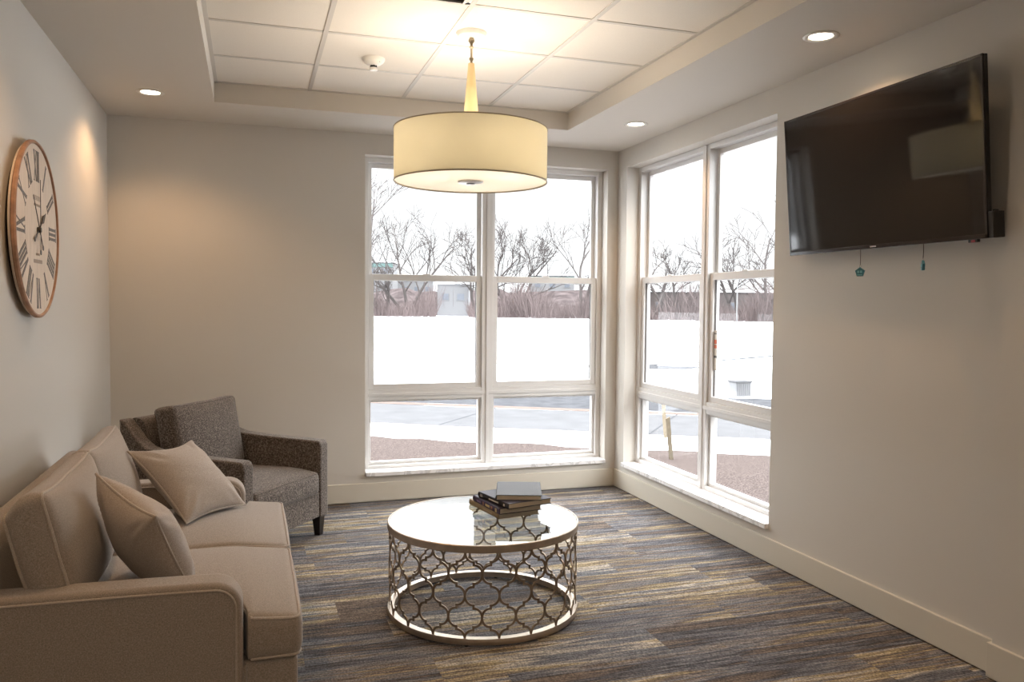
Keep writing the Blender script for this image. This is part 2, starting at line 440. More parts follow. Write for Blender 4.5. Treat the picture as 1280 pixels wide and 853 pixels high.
SO = Vector((-3.23, -2.57, 0))
sofa = empty('sofa', SO)
tag(sofa, 'beige linen two-seat sofa with piped cushions against the left wall', 'sofa')
def so(x, y, z=0): return (x-SO.x, y-SO.y, z)
YN, YF = -3.40, -1.74; AW = .12; AT = .612
def arc(cx, cz, r, a0, a1, n=8): return [(cx+r*cos(radians(a0+(a1-a0)*i/n)), cz+r*sin(radians(a0+(a1-a0)*i/n))) for i in range(n+1)]
XA0, XA1 = -3.70, -2.885
prof = [(XA0, .07), (XA1, .07)] + arc(XA1-.085, AT-.085, .085, 0, 90) + [(-3.2, AT+.006), (XA0, AT+.012)]
for y0, y1 in ((YN, YN+AW), (YF-AW, YF)):
    b = MB(); b.prism([(x-SO.x, z) for x, z in prof], y0-SO.y, y1-SO.y, 'y', .022, 4)
    a = b.build('arm', M['linen'], sofa)
    IN = .020; p = MB(); out = [(XA1-IN, .08)] + arc(XA1-.085, AT-.085, .085-IN, 0, 90, 12) + [(-3.2, AT+.006-IN), (XA0, AT+.012-IN)]
    for yy, sg in ((y0, 1), (y1, -1)):
        p.tube([(x-SO.x, yy-sg*.0012-SO.y, z) for x, z in out], .0038, 6)
    p.build('piping', M['pipe'], a)
b = MB(); b.box(so(-3.70, YN+.03, .08), so(XA1+.01, YF-.03, .33), .01)
b.box(so(-3.0, YN+.045, .08), so(-2.715, YF-.045, .335), .022, 4)
b.build('base', M['linen'], sofa)
b = MB(); b.prism([(-3.735-SO.x, .07), (-3.60-SO.x, .07), (-3.60-SO.x, .70)] + [(x-SO.x, z) for x, z in arc(-3.655, .735, .045, 10, 170, 8)] + [(-3.735-SO.x, .70)], YN+.02-SO.y, YF-.02-SO.y, 'y', .018, 3)
b.build('back_frame', M['linen'], sofa)
for i, (y0, y1, ear) in enumerate(((YN+AW, -2.568, -1), (-2.568, YF-AW, 1))):
    ya, yb = (YN+.028, y1) if ear < 0 else (y0, YF-.028)
    x0, x1 = -3.52, -2.70; zc = .412; wn_ = wob(20+i, .003, 9)
    cx, cy = (x0+x1)/2, (ya+yb)/2
    def wp(p, cx=cx, cy=cy, ear=ear, y0=y0, y1=y1, wn_=wn_):
        x = p.x+cx; y = p.y+cy; z = p.z+zc
        f = smooth(-2.885, -2.868, x)
        if ear < 0:
            k = (y1-y)/(y1-(YN+.028)); y = y1-k*((y1-(YN+.028))*f + (y1-y0-.003)*(1-f))
        else:
            k = (y-y0)/((YF-.028)-y0); y = y0+k*(((YF-.028)-y0)*f + (y1-y0-.003)*(1-f))
        z += wn_(Vector((x, y, 0))) - .02*smooth(-2.95, -2.70, x)*smooth(.40, .50, z)
        return Vector((x-SO.x, y-SO.y, z))
    m, pipe = box_cushion(x1-x0, yb-ya, .155, .034, .028, .006, n=(70, 40, 6), warp=wp, backcrown=.0)
    s = MB().bm(m, True).build('seat_cushion', M['linen'], sofa, sharp=60)
    q = MB(); q.tube(pipe(1), .0052, 6, True); q.tube(pipe(-1), .0052, 6, True); q.build('piping', M['pipe'], s)
LEAN = radians(13)
for i, (y0, y1) in enumerate(((-3.315, -2.565), (-2.567, -1.835))):
    wn_ = wob(40+i, .011, 9); cy = (y0+y1)/2
    # local: x=width(along y), y=height, z=thickness(+x world)
    base_m = Matrix.Translation((-3.475+.0, cy, .695)) @ Matrix.Rotation(-LEAN, 4, 'Y')
    ax = base_m @ Matrix(((0, 0, 1, 0), (1, 0, 0, 0), (0, 1, 0, 0), (0, 0, 0, 1)))
    def wp(p, ax=ax, wn_=wn_):
        p = p.copy(); k = wn_(p); p.z += k*(1 if p.z > 0 else .3)
        p.y += -.012*(1-(p.x/.37)**2)*(1 if p.y > 0 else 0) + (.010*(abs(p.x)/.37)**3 if p.y > 0 else 0)
        # slump: foot of the cushion pushed a little forward
        p.z += .018*max(0, -p.y/.2)
        p.y -= .040*smooth(.02, -.06, p.z)*smooth(.05, .2, p.y)   # the top slopes down to the back
        return ax @ p - SO
    m, pipe = box_cushion(y1-y0, .405, .125, .036, .070, .012, n=(34, 26, 8), warp=wp, backcrown=.01)
    s = MB().bm(m, True).build('back_cushion', M['linen'], sofa, sharp=60)
    q = MB(); q.tube(pipe(1), .0052, 6, True); q.tube(pipe(-1), .0052, 6, True); q.build('piping', M['pipe'], s)
for x in (-3.62, -2.80):
    for y in (YN+.09, YF-.09):
        m = bmesh.new(); bmesh.ops.create_cone(m, cap_ends=True, segments=16, radius1=.018, radius2=.028, depth=.085)
        MB().bm(m, True, T(*so(x, y, .0425))).build('leg', M['blackwood'], sofa)

# ------------------------------------------------------------------ throw pillows
def throw_pillow(name, xf, s, th, seed, label):
    o = empty(name, mat=xf); tag(o, label, 'cushion', 'throw pillows on the sofa')
    n = 40; rs = random.Random(seed); wn_ = wob(seed, .004, 22); w2 = wob(seed+5, .002, 60)
    def P(u, v, sg):
        x = u*s/2*(1-.10*(1-v*v)); y = v*s/2*(1-.10*(1-u*u))
        k = max(0, (1-u*u)*(1-v*v)); z = th/2*(k**.48)*sg
        p = Vector((x, y, z)); e = min(1, k*3)
        # pulled folds running in from the corners
        c = max(0, abs(u)*abs(v)-.25)
        f = sin((abs(u)-abs(v))*15+seed)*.026*c*e
        z += (wn_(p)+w2(p))*e + f*sg
        # soft sag
        return Vector((x, y-.015*(1-u*u)*(v+1)*.5, z))
    vs = []; fs = []
    for sg in (1, -1):
        k0 = len(vs)
        for i in range(n+1):
            for j in range(n+1):
                u = sin(pi/2*(-1+2*i/n)); v = sin(pi/2*(-1+2*j/n)); vs.append(P(u, v, sg))
        for i in range(n):
            for j in range(n):
                a = k0+i*(n+1)+j; fs.append((a, a+n+1, a+n+2, a+1))
    c = MB().add(vs, fs, True).build('cover', M['pillow'], o, sharp=180)
    path = []
    for e in range(4):
        for i in range(24):
            t = -1+2*i/24; u, v = ((t, -1), (1, t), (-t, 1), (-1, -t))[e]; path.append(P(u, v, 0))
    MB().tube(path, .0048, 6, True).build('piping', M['pipe'], o)
    return o
def frame_from(c, xa, ya):
    xa = Vector(xa).normalized(); ya = Vector(ya); z = xa.cross(ya).normalized(); ya = z.cross(xa)
    m = Matrix((xa, ya, z)).transposed().to_4x4(); m.translation = Vector(c); return m
throw_pillow('throw_pillow', frame_from((-3.13, -2.048, .668), (.24, .355, -.02), (-.26, .17, .29)), .43, .17, 3,
             'beige throw pillow tilted back at the far end of the sofa')
throw_pillow('throw_pillow', frame_from((-3.201, -3.045, .682), (.558, -.801, -.215), (-.279, -.425, .861)), .392, .20, 8,
             'beige throw pillow standing edge-on by the near sofa arm')

# ------------------------------------------------------------------ armchair
ch = empty('armchair', (-2.64, -1.096, 0), radians(53.13))
tag(ch, 'dark brown tweed armchair with loose back cushion in the room corner', 'armchair')
HWc = .427; AWc = .09
top = [(0, .13), (0, .585)] + [(.012+.0, .607), (.03, .615), (.25, .620), (.45, .626), (.60, .636), (.67, .655), (.73, .695), (.78, .750), (.82, .792), (.845, .808), (.86, .806), (.855, .70), (.83, .13)]
for sg in (-1, 1):
    x0, x1 = sorted((sg*HWc, sg*(HWc-AWc)))
    MB().prism(top, x0, x1, 'x', .014, 3).build('arm', M['tweed'], ch)
bk = [(.70, .13), (.70, .60), (.745, .77), (.765, .797), (.79, .806), (.825, .81), (.857, .80), (.855, .70), (.83, .13)]
MB().prism(bk, -HWc+AWc-.005, HWc-AWc+.005, 'x', .004, 2).build('back_frame', M['tweed'], ch)
MB().box((-HWc+AWc, .008, .13), (HWc-AWc, .72, .287), .008, 3).build('seat_rail', M['tweed'], ch)
wn_ = wob(60, .003, 10)
def wp(p): return Vector((p.x, p.y+.34, p.z+.362+wn_(p)-.012*smooth(-.15, -.34, p.y)))
m, pipe = box_cushion(2*(HWc-AWc)-.006, .69, .145, .035, .022, .004, warp=wp, backcrown=0)
s = MB().bm(m, True).build('seat_cushion', M['tweed'], ch, sharp=60)
q = MB(); q.tube(pipe(1), .003, 6, True); q.tube(pipe(-1), .003, 6, True); q.build('piping', M['tweed'], s)
wn_ = wob(61, .006, 9)
bx = Matrix.Translation((.005, .635, .655)) @ Matrix.Rotation(radians(4), 4, 'Z') @ Matrix.Rotation(radians(-10), 4, 'X') @ Matrix(((1, 0, 0, 0), (0, 0, -1, 0), (0, 1, 0, 0), (0, 0, 0, 1)))
def wp(p):
    p = p.copy(); p.z += wn_(p); p.y += .012*(abs(p.x)/.3)**3*(1 if p.y > 0 else 0)
    p.x *= 1+.03*max(0, p.y/.2)
    return bx @ p
m, pipe = box_cushion(.62, .43, .14, .034, .035, .006, warp=wp)
s = MB().bm(m, True).build('back_cushion', M['tweed'], ch, sharp=60)
q = MB(); q.tube(pipe(1), .003, 6, True); q.tube(pipe(-1), .003, 6, True); q.build('piping', M['tweed'], s)
for sx in (-1, 1):
    for y in (.045, .79):
        a, b_ = .019, .030; x = sx*(HWc-.042)
        vs = [(x+i*a, y+j*a, 0) for i, j in ((-1, -1), (1, -1), (1, 1), (-1, 1))] + [(x+i*b_-sx*.004, y+j*b_, .135) for i, j in ((-1, -1), (1, -1), (1, 1), (-1, 1))]
        MB().add(vs, [(3, 2, 1, 0), (4, 5, 6, 7), (0, 1, 5, 4), (1, 2, 6, 5), (2, 3, 7, 6), (3, 0, 4, 7)]).build('leg', M['blackwood'], ch)

# ------------------------------------------------------------------ coffee table
TC = (-1.7806, -2.285); TR = .460; TZ = .4465
ct = empty('coffee_table', (TC[0], TC[1], 0))
tag(ct, 'round glass-topped coffee table with champagne metal quatrefoil lattice drum', 'coffee table')
MB().lathe([(TR-.030, .008), (TR, .008), (TR+.001, .010), (TR+.001, .034), (TR, .036), (TR-.030, .036)], 128, close=True).build('base_ring', M['champ'], ct, sharp=30)
MB().lathe([(TR-.014, .413), (TR, .413), (TR+.003, .416), (TR+.003, .444), (TR, TZ+.001), (TR-.006, TZ+.001), (TR-.006, .438), (TR-.014, .438)], 128, close=True).build('top_ring', M['champ'], ct, sharp=30)
NC = 19; z0, z1 = .034, .415; hz = (z1-z0)/4; aw = pi/NC
RL = TR-.006
def cellpath(a, b):
    """one lattice edge: lobe, square jog, lobe"""
    P = []
    for i in range(11):
        t = radians(90*i/10); P.append((.455*a*(1-cos(t)), .425*b*sin(t)))
    P += [(.50*a, .425*b), (.50*a, .575*b)]
    for i in range(11):
        t = radians(90*(1-i/10)); P.append((a-.455*a*(1-cos(t)), b-.425*b*sin(t)))
    return P
b = MB(); al = 2*pi*RL/NC/2; hw_, ht_ = .0048, .003
PH = radians(-96.9)
def cyl(s, z, dr): q = s/RL; return ((RL+dr)*cos(q), (RL+dr)*sin(q), z)
for lev in range(4):
    for k in range(NC):
        s0 = (2*k + (lev % 2))*al + PH*RL
        for sg in (-1, 1):
            P = [(s0+sg*x, z0+lev*hz+y) for x, y in cellpath(al, hz)]
            vs = []; fs = []; N = len(P)
            for i in range(N):
                p = Vector(P[i]); a_ = Vector(P[max(0, i-1)]); c_ = Vector(P[min(N-1, i+1)])
                d1 = (p-a_); d2 = (c_-p)
                d1 = d1.normalized() if d1.length > 1e-9 else d2.normalized(); d2 = d2.normalized() if d2.length > 1e-9 else d1
                d = (d1+d2).normalized(); nn = Vector((-d.y, d.x)); ml = hw_/max(.6, nn.dot(Vector((-d1.y, d1.x))))
                l_ = p+nn*ml; r_ = p-nn*ml
                vs += [cyl(l_.x, l_.y, ht_), cyl(r_.x, r_.y, ht_), cyl(r_.x, r_.y, -ht_), cyl(l_.x, l_.y, -ht_)]
            for i in range(N-1):
                for j in range(4):
                    fs.append((4*i+j, 4*i+(j+1) % 4, 4*i+4+(j+1) % 4, 4*i+4+j))
            b.add(vs, fs, False)
b.build('lattice', M['bronze'], ct)
MB().lathe([(0, .4385), (TR-.008, .4385), (TR-.007, .4395), (TR-.007, TZ-.001), (TR-.008, TZ), (0, TZ)], 128).build('glass_top', M['tabletop'], ct, sharp=30)
for k in range(4):
    a = radians(45+90*k+20); m = bmesh.new(); bmesh.ops.create_cone(m, cap_ends=True, segments=16, radius1=.010, radius2=.012, depth=.0085)
    MB().bm(m, True, T((TR-.015)*cos(a), (TR-.015)*sin(a), .00425)).build('foot', M['black'], ct)

# ------------------------------------------------------------------ books
page = pm('book_pages', (.62, .55, .44), .85, var=.15, vscale=60, stretch=(1, 1, 30))
def book(p0, p1, wd, z, th, cov, label, spine=None, marks=None):
    """p0 far end and p1 near end of the spine edge; the book lies to the right of it"""
    a = Vector((p1[0], p1[1], 0)); d = Vector((p0[0]-p1[0], p0[1]-p1[1], 0)); L = d.length; d.normalize()
    x = Vector((d.y, -d.x, 0)); m = Matrix((x, d, Vector((0, 0, 1)))).transposed().to_4x4(); m.translation = a+Vector((0, 0, z))
    o = empty('book', mat=m); tag(o, label, 'book', 'books stacked on the coffee table')
    cm = pm('cloth_cover', cov, .6, bump=.15, bscale=700); c = MB(); t = .0028
    c.box((0, 0, 0), (wd, L, t), .0008, 1); c.box((0, 0, th-t), (wd, L, th), .0008, 1)
    c.build('cover', cm, o)
    sp = MB(); pr = [(t, 0), (-.001, .002), (-.004, th*.35), (-.004, th*.65), (-.001, th-.002), (t, th)]
    sp.prism(pr, 0, L, 'y'); s = sp.build('spine', pm('spine_cloth', spine, .6) if spine else cm, o)
    MB().box((t, .004, t-.0003), (wd-.005, L-.004, th-t+.0003)).build('pages', page, o)
    for (y0, y1, zz0, zz1, col) in marks or []:
        MB().box((-.0046, y0*L, zz0*th), (-.0038, y1*L, zz1*th)).build('spine_print', pm('spine_ink', col, .5), s)
    return o
G = [(.60, .48, .22), (.75, .72, .68)]
book((-1.775, -2.006), (-1.716, -2.333), .227, TZ+.0008, .0285, (.36, .29, .19), 'tan hardback at the very bottom of the book stack', marks=[(.2, .5, .35, .6, (.5, .42, .3))])
book((-1.768, -2.055), (-1.721, -2.361), .231, TZ+.0300, .0295, (.035, .03, .06), 'dark purple hardback resting directly on the tan book', spine=(.05, .035, .09),
     marks=[(.08, .14, .2, .8, G[0]), (.24, .30, .25, .75, (.35, .16, .12)), (.34, .50, .3, .7, G[0]), (.56, .60, .2, .8, (.35, .16, .12)), (.68, .84, .3, .65, (.30, .22, .45))])
book((-1.753, -2.099), (-1.686, -2.39), .248, TZ+.0602, .0275, (.05, .05, .085), 'navy hardback lying under the small grey book', spine=(.015, .015, .025),
     marks=[(.30, .62, .35, .62, G[1]), (.10, .14, .3, .7, G[1]), (.84, .92, .25, .75, (.3, .3, .33))])
book((-1.628, -2.024), (-1.722, -2.308), .222, TZ+.0884, .026, (.055, .06, .073), 'small slate grey hardback on top of the book stack')

# ------------------------------------------------------------------ pendant lamp
PL = empty('pendant_lamp', (-1.7806, -2.0125, 0))
tag(PL, 'large cream drum pendant lamp hanging from the tray ceiling', 'pendant lamp')
RS = .388; ZB, ZS = 2.1095, 2.3769
MB().lathe([(RS, ZB), (RS+.0015, ZB+.002), (RS+.0015, ZS-.002), (RS, ZS), (RS-.001, ZS-.002), (RS-.001, ZB+.002)], 96, close=True).build('lamp_shade', M['shade'], PL, sharp=60)
hem = pm('shade_hem', (.42, .36, .28), .7)
for z in (ZB+.002, ZS-.002): MB().tube([((RS+.001)*cos(2*pi*k/96), (RS+.001)*sin(2*pi*k/96), z) for k in range(96)], .0036, 6, True).build('shade_rim', hem, PL, label='dark thin rim ring')
b = MB(); b.lathe([(.03, ZB+.006), (RS-.004, ZB+.006), (RS-.004, ZB+.009), (.03, ZB+.009)], 96, close=True); b.build('diffuser', M['diffuser'], PL)
b = MB(); b.lathe([(0, ZB-.005), (.050, ZB-.005), (.064, ZB-.001), (.066, ZB+.006), (0, ZB+.006)], 40); b.build('diffuser_cap', M['canopy'], PL)
b = MB(); b.lathe([(0, ZB-.010), (.016, ZB-.010), (.022, ZB-.008), (.022, ZB-.004), (0, ZB-.004)], 24); b.build('finial', pm('dark_nickel', (.18, .17, .16), .3, 1), PL)
b = MB(); b.lathe([(0, HT), (.078, HT), (.078, HT-.004), (.066, HT-.020), (.02, HT-.026), (0, HT-.026)], 48); b.build('ceiling_canopy', M['canopy'], PL)
b = MB(); b.lathe([(0, HT-.026), (.010, HT-.026), (.016, HT-.036), (.016, HT-.044), (.008, HT-.054), (.006, HT-.066), (.011, HT-.07), (.011, HT-.076), (.0055, HT-.08), (.0055, 2.742), (.011, 2.738), (.011, 2.728), (.006, 2.722), (.006, 2.706), (0, 2.706)], 24)
b.build('swivel_rod', pm('aged_brass', (.45, .38, .27), .35, .9), PL)
b = MB(); b.lathe([(0, 2.71), (.0155, 2.71), (.0165, 2.70), (.045, 2.36), (.043, 2.36), (.0, 2.361)], 40); b.build('stem_cone', M['cone'], PL, sharp=50)
b = MB()
for k in range(3):
    a = 2*pi*k/3+.4; b.tube([(0, 0, 2.34), ((RS-.002)*cos(a), (RS-.002)*sin(a), 2.365)], .003, 6)
b.tube([(0, 0, 2.365), (0, 0, ZB+.004)], .006, 8); b.build('spider_frame', M['silver'], PL)
for k in range(3):
    a = 2*pi*k/3+1.2
    bb = MB(); m = bmesh.new(); bmesh.ops.create_uvsphere(m, u_segments=20, v_segments=14, radius=.03)
    x, y, z = .15*cos(a), .15*sin(a), 2.235
    bb.bm(m, True, T(x, y, z)); bb.lathe([(.0, .06), (.014, .06), (.014, .024), (.02, .02)], 16, T(x, y, z)); bb.tube([(0, 0, z+.03), (x, y, z+.055)], .005, 6)
    bulb = bb.build('bulb', emit('bulb_glass', (1, .8, .55), 4), PL)
    ld = bpy.data.lights.new('bulb_light', 'POINT'); ld.energy = PEND_W; ld.color = (1, .88, .74); ld.shadow_soft_size = .035
    lo = bpy.data.objects.new('bulb_light', ld); C.objects.link(lo); lo.parent = PL; lo.location = (x*1.35, y*1.35, z+.02)

# ------------------------------------------------------------------ recessed downlights
disc = emit('downlight_lens', (1, .88, .70), 14)
spots = [(-3.414, -.727, 'round recessed ceiling light above the far left corner'),
         (-.3396, -2.866, 'round recessed ceiling light above the wall television'),
         (-.321, -.949, 'round recessed ceiling light above the right window'),
         (-3.414, -2.95, 'round recessed ceiling light above the clock'),
         (-.34, -5.0, 'round recessed ceiling light behind the television pier'),
         (-3.414, -5.2, 'round recessed ceiling light nearest the camera side')]
for x, y, lab in spots:
    e = empty('recessed_light', (x, y, H)); tag(e, lab, 'ceiling light', 'recessed lights in the soffit')
    MB().lathe([(.052, .0), (.078, -.0005), (.080, -.002), (.078, -.004), (.060, -.006), (.056, -.004), (.052, -.001)], 40, close=True).build('trim_ring', M['white'], e)
    MB().disc(.055, -.0015, 40).build('lens', disc, e)
    ld = bpy.data.lights.new('downlight', 'SPOT'); ld.energy = SPOT_W; ld.color = WARM; ld.spot_size = radians(136); ld.spot_blend = .6; ld.shadow_soft_size = .05
    lo = bpy.data.objects.new('downlight', ld); C.objects.link(lo); lo.parent = e; lo.location = (0, 0, -.012)
# invented fill lamps, unseen behind the camera, added to brighten the room
for i, x in enumerate((-2.7, -1.05)):
    e = empty('ceiling_panel_light', (x, -7.5, H)); tag(e, ['square ceiling panel light over the rear of the room, sofa side', 'square ceiling panel light over the rear of the room, television side'][i], 'ceiling light', 'panel lights behind the camera')
    MB().box((-.31, -.31, -.012), (.31, .31, 0), .003).build('light_frame', M['white'], e)
    MB().box((-.28, -.28, -.014), (.28, .28, -.0125)).build('lens', emit('panel_lens', (1, .9, .76), 3), e)
    ld = bpy.data.lights.new('panel_light', 'AREA'); ld.energy = REAR_FILL_W; ld.color = (1, .86, .70); ld.size = .55
    lo = bpy.data.objects.new('panel_light', ld); C.objects.link(lo); lo.parent = e; lo.location = (0, 0, -.03)

# ------------------------------------------------------------------ smoke detector, air vent
e = empty('smoke_detector', (-2.189, -1.419, HT)); tag(e, 'small white round smoke detector on the ceiling tiles', 'smoke detector')
MB().lathe([(0, 0), (.062, 0), (.062, -.010), (.055, -.022), (.040, -.034), (.024, -.040), (0, -.040)], 40).build('body', M['white'], e, sharp=50)
MB().lathe([(0, -.052), (.020, -.052), (.0225, -.056), (.0225, -.064), (.019, -.068), (0, -.068)], 32).build('sensor_cap', M['white'], e)
b = MB()
for k in range(6): a = pi/3*k; b.box((-.003, .014, -.053), (.003, .019, -.039), xf=Matrix.Rotation(a, 4, 'Z'))
b.lathe([(0, -.052), (.012, -.052), (.012, -.039), (0, -.039)], 20); b.build('sensor_cage', M['black'], e)
b = MB(); b.lathe([(0, -.0015), (.003, -.0015), (.003, 0), (0, 0)], 12, Matrix.Translation((.034, -.030, -.026)))
b.lathe([(0, -.0015), (.003, -.0015), (.003, 0), (0, 0)], 12, Matrix.Translation((.028, -.040, -.0262))); b.build('indicator', M['black'], e)
e = empty('air_vent', (-2.18, -2.685, HT)); tag(e, 'square louvred air vent set in the ceiling tiles', 'air vent')
b = MB()
for r in (.27, .215, .16, .105, .05):
    for q in range(4):
        b.add([(-r, -r, -.004), (r, -r, -.004), (r-.03, -r+.03, -.022), (-r+.03, -r+.03, -.022), (-r, -r, -.006), (r, -r, -.006), (r-.03, -r+.03, -.024), (-r+.03, -r+.03, -.024)],
              [(0, 1, 2, 3), (7, 6, 5, 4), (0, 4, 5, 1), (1, 5, 6, 2), (2, 6, 7, 3), (3, 7, 4, 0)], xf=Matrix.Rotation(pi/2*q, 4, 'Z'))
b.build('louvre', M['grid'], e)
MB().box((-.288, -.285, -.004), (.288, .285, -.001)).build('backing', M['gasket'], e)
b = MB()
for q in range(4): b.box((-.288, -.287, -.007), (.288, -.265, -.002), xf=Matrix.Rotation(pi/2*q, 4, 'Z'))
b.build('vent_frame', M['white'], e)

# ------------------------------------------------------------------ television
TVC = Vector((-.125, -2.962, 2.118)); yw, tl = -.014, .079
nrm = Vector((-cos(tl)*cos(yw), -cos(tl)*sin(yw), -sin(tl))); rt = (-nrm).cross(Vector((0, 0, 1))).normalized(); up = rt.cross(-nrm).normalized()
mtv = Matrix((rt, up, nrm)).transposed().to_4x4(); mtv.translation = TVC
tv = empty('television', mat=mtv); tag(tv, 'large flat black television tilted down on the right wall', 'television')
w2, h2 = .62, .3565
b = MB(); fw = .011
b.box((-w2, -h2, -.028), (w2, h2, -.006), .003)
b.build('back_panel', M['black'], tv)
b = MB()
b.box((-w2, -h2, -.010), (w2, -h2+.018, .0), .0015, 1); b.box((-w2, h2-fw, -.010), (w2, h2, .0), .0015, 1)
b.box((-w2, -h2, -.010), (-w2+fw, h2, .0), .0015, 1); b.box((w2-fw, -h2, -.010), (w2, h2, .0), .0015, 1)
b.build('bezel', pm('gloss_bezel', (.015, .010, .012), .15), tv)
MB().box((-w2+fw-.001, -h2+.017, -.008), (w2-fw+.001, h2-fw+.001, -.0025)).build('screen', M['screen'], tv)
b = MB()
for k in range(7): b.box((-.0185+k*.0055, -h2+.0062, -.0002), (-.0185+k*.0055+.0042, -h2+.0118, .0008))
b.build('maker_badge', emit('badge', (.6, .6, .6), 0), tv, label='small silver badge lettering')
b = MB(); b.box((-.16, -.16, -.05), (.16, .16, -.026), .004)
b.box((-.10, .02, -.088), (-.07, .06, -.04)); b.box((.07, .02, -.088), (.10, .06, -.04))
b.build('wall_mount', M['black'], tv)
MB().box((-.2, -.06, -.0), (.2, .10, .04), .01).build('rear_housing', M['black'], tv).matrix_local = Matrix.Translation((0, -.02, -.068))
e = empty('media_player', mat=mtv @ T(w2+.012, -h2+.052, -.035)); tag(e, 'slim black box fixed beside the television lower right edge', 'media player')
MB().box((-.012, -.052, -.03), (.012, .052, .03), .004).build('case', M['black'], e)
MB().box((-.006, .052, -.006), (.006, .058, .012), .001).build('plug', M['black'], e)
o = empty('cable_clip', mat=mtv @ T(w2-.075, -h2-.006, -.015)); tag(o, 'tiny red and black clip under the television right corner', 'clip')
MB().box((-.022, -.006, -.008), (.022, .006, .008), .002).build('clip_body', M['black'], o)
MB().box((-.008, -.0065, -.009), (.012, .0045, .009), .002).build('clip_button', pm('clip_red', (.35, .03, .04), .4), o)
teal = pm('teal_plastic', (.03, .15, .20), .3, var=.3, vscale=200); tlite = pm('light_teal', (.16, .42, .48), .3)
def charm(y, z, rz, lab):
    e = empty('hanging_charm', (-.100, y, z), rz); tag(e, lab, 'charm', 'charms hanging under the television')
    P = [(.024*cos(radians(90+72*k)), .024*sin(radians(90+72*k))) for k in range(5)]
    MB().prism(P, -.006, .006, 'x', .003, 2).build('charm_body', teal, e)
    b = MB(); b.box((-.0075, -.012, -.016), (.0075, .012, -.011), .001); b.box((-.0075, -.011, -.004), (.0075, -.002, .007), .001); b.box((-.0075, .002, -.004), (.0075, .011, .007), .001)
    b.build('charm_face', tlite, e)
    MB().tube([(0, .004*cos(2*pi*k/12), .028+.005*sin(2*pi*k/12)) for k in range(12)], .0015, 6, True).build('ring', M['silver'], e)
    MB().tube([(0, 0, .033), (.001, 0, .06), (0, 0, 1.767-z)], .0016, 6).build('cord', pm('dark_cord', (.05, .035, .03), .7), e)
charm(-2.886, 1.655, radians(28), 'pentagon teal charm on a cord facing the room, under the television')
charm(-3.262, 1.668, radians(-36), 'blue charm on a cord turned edge-on, under the television')

# ------------------------------------------------------------------ wall clock
CR = .374
mc = Matrix(((0, 0, 1, -3.745), (1, 0, 0, -2.094), (0, 1, 0, 1.792), (0, 0, 0, 1)))   # local x along the wall, y up, z into the room
ck = empty('wall_clock', mat=mc); tag(ck, 'round wooden wall clock with cream face and roman numerals', 'clock')
wood = pm('clock_wood', (.36, .20, .12), .45, var=.25, vscale=25)
face = pm('clock_face_planks', (.68, .58, .48), .7, var=.10, vscale=14, stretch=(9, .6, 1))
ink = pm('clock_ink', (.16, .145, .13), .7, var=.3, vscale=80); dark = pm('clock_hand_metal', (.03, .028, .026), .4)
MB().lathe([(0, -.016), (CR-.05, -.016), (CR-.05, .0), (0, .0)], 96).build('back_plate', M['blackwood'], ck)
MB().lathe([(0, 0), (CR-.012, 0), (CR-.010, .0225), (0, .0225)], 96).build('clock_face', face, ck, sharp=30)
MB().lathe([(CR-.011, .012), (CR, .012), (CR+.003, .015), (CR+.003, .026), (CR-.002, .031), (CR-.009, .031), (CR-.012, .026)], 96, close=True).build('rim', wood, ck)
def glyph(ch_, x, w, h0, h1, out):
    """a roman letter as polygons: thick and thin strokes with serifs; y from h0 (inner) to h1 (outer)"""
    def bar(xa, xb, t): out.append([(xa-t/2, h0), (xa+t/2, h0), (xb+t/2, h1), (xb-t/2, h1)])
    def ser(xc, y, t): out.append([(xc-t/2, y-.0018), (xc+t/2, y-.0018), (xc+t/2, y+.0018), (xc-t/2, y+.0018)])
    if ch_ == 'I': bar(x+w/2, x+w/2, .013); ser(x+w/2, h0, .020); ser(x+w/2, h1, .020)
    if ch_ == 'V': bar(x+w/2, x+.006, .014); bar(x+w/2, x+w-.004, .005); ser(x+.006, h1, .022); ser(x+w-.004, h1, .014)
    if ch_ == 'X': bar(x+w-.006, x+.006, .014); bar(x+.004, x+w-.004, .005)
    if ch_ == 'X':
        for q in (x+.006, x+w-.006): ser(q, h0, .018); ser(q, h1, .018)
wd = {'I': .0215, 'V': .046, 'X': .046}
num = ['XII', 'I', 'II', 'III', 'IIII', 'V', 'VI', 'VII', 'VIII', 'IX', 'X', 'XI']
for k, s in enumerate(num):
    L = sum(wd[c] for c in s); x = -L/2; polys = []
    for c in s: glyph(c, x, wd[c], .208, .335, polys); x += wd[c]
    b = MB(); q = Matrix.Rotation(-radians(30*k), 4, 'Z')
    for i, P in enumerate(polys): b.prism(P, .0223, .0236+.00005*i, 'z', xf=q)
    b.build('numeral', ink, ck)
# faded lines of small print above and below the centre
rs = random.Random(5); fi = pm('faded_ink', (.40, .35, .31), .8)
for (y, hh, wl, cnt) in ((.135, .020, .13, 9), (.105, .010, .11, 12), (-.105, .010, .07, 7), (-.135, .016, .15, 11)):
    b = MB()
    for i in range(cnt):
        x = -wl/2+wl*(i+.5)/cnt; cw = wl/cnt*.62
        for q in range(2): b.box((x-cw/2+q*cw*.7, y-hh/2, .0222), (x-cw/2+q*cw*.7+cw*.22, y+hh/2, .0231))
        zz = y+rs.choice((-1, 0, 1))*hh*.42; b.box((x-cw/2, zz-hh*.08, .0222), (x+cw/2, zz+hh*.08, .0232))
    b.build('line_of_print', fi, ck)

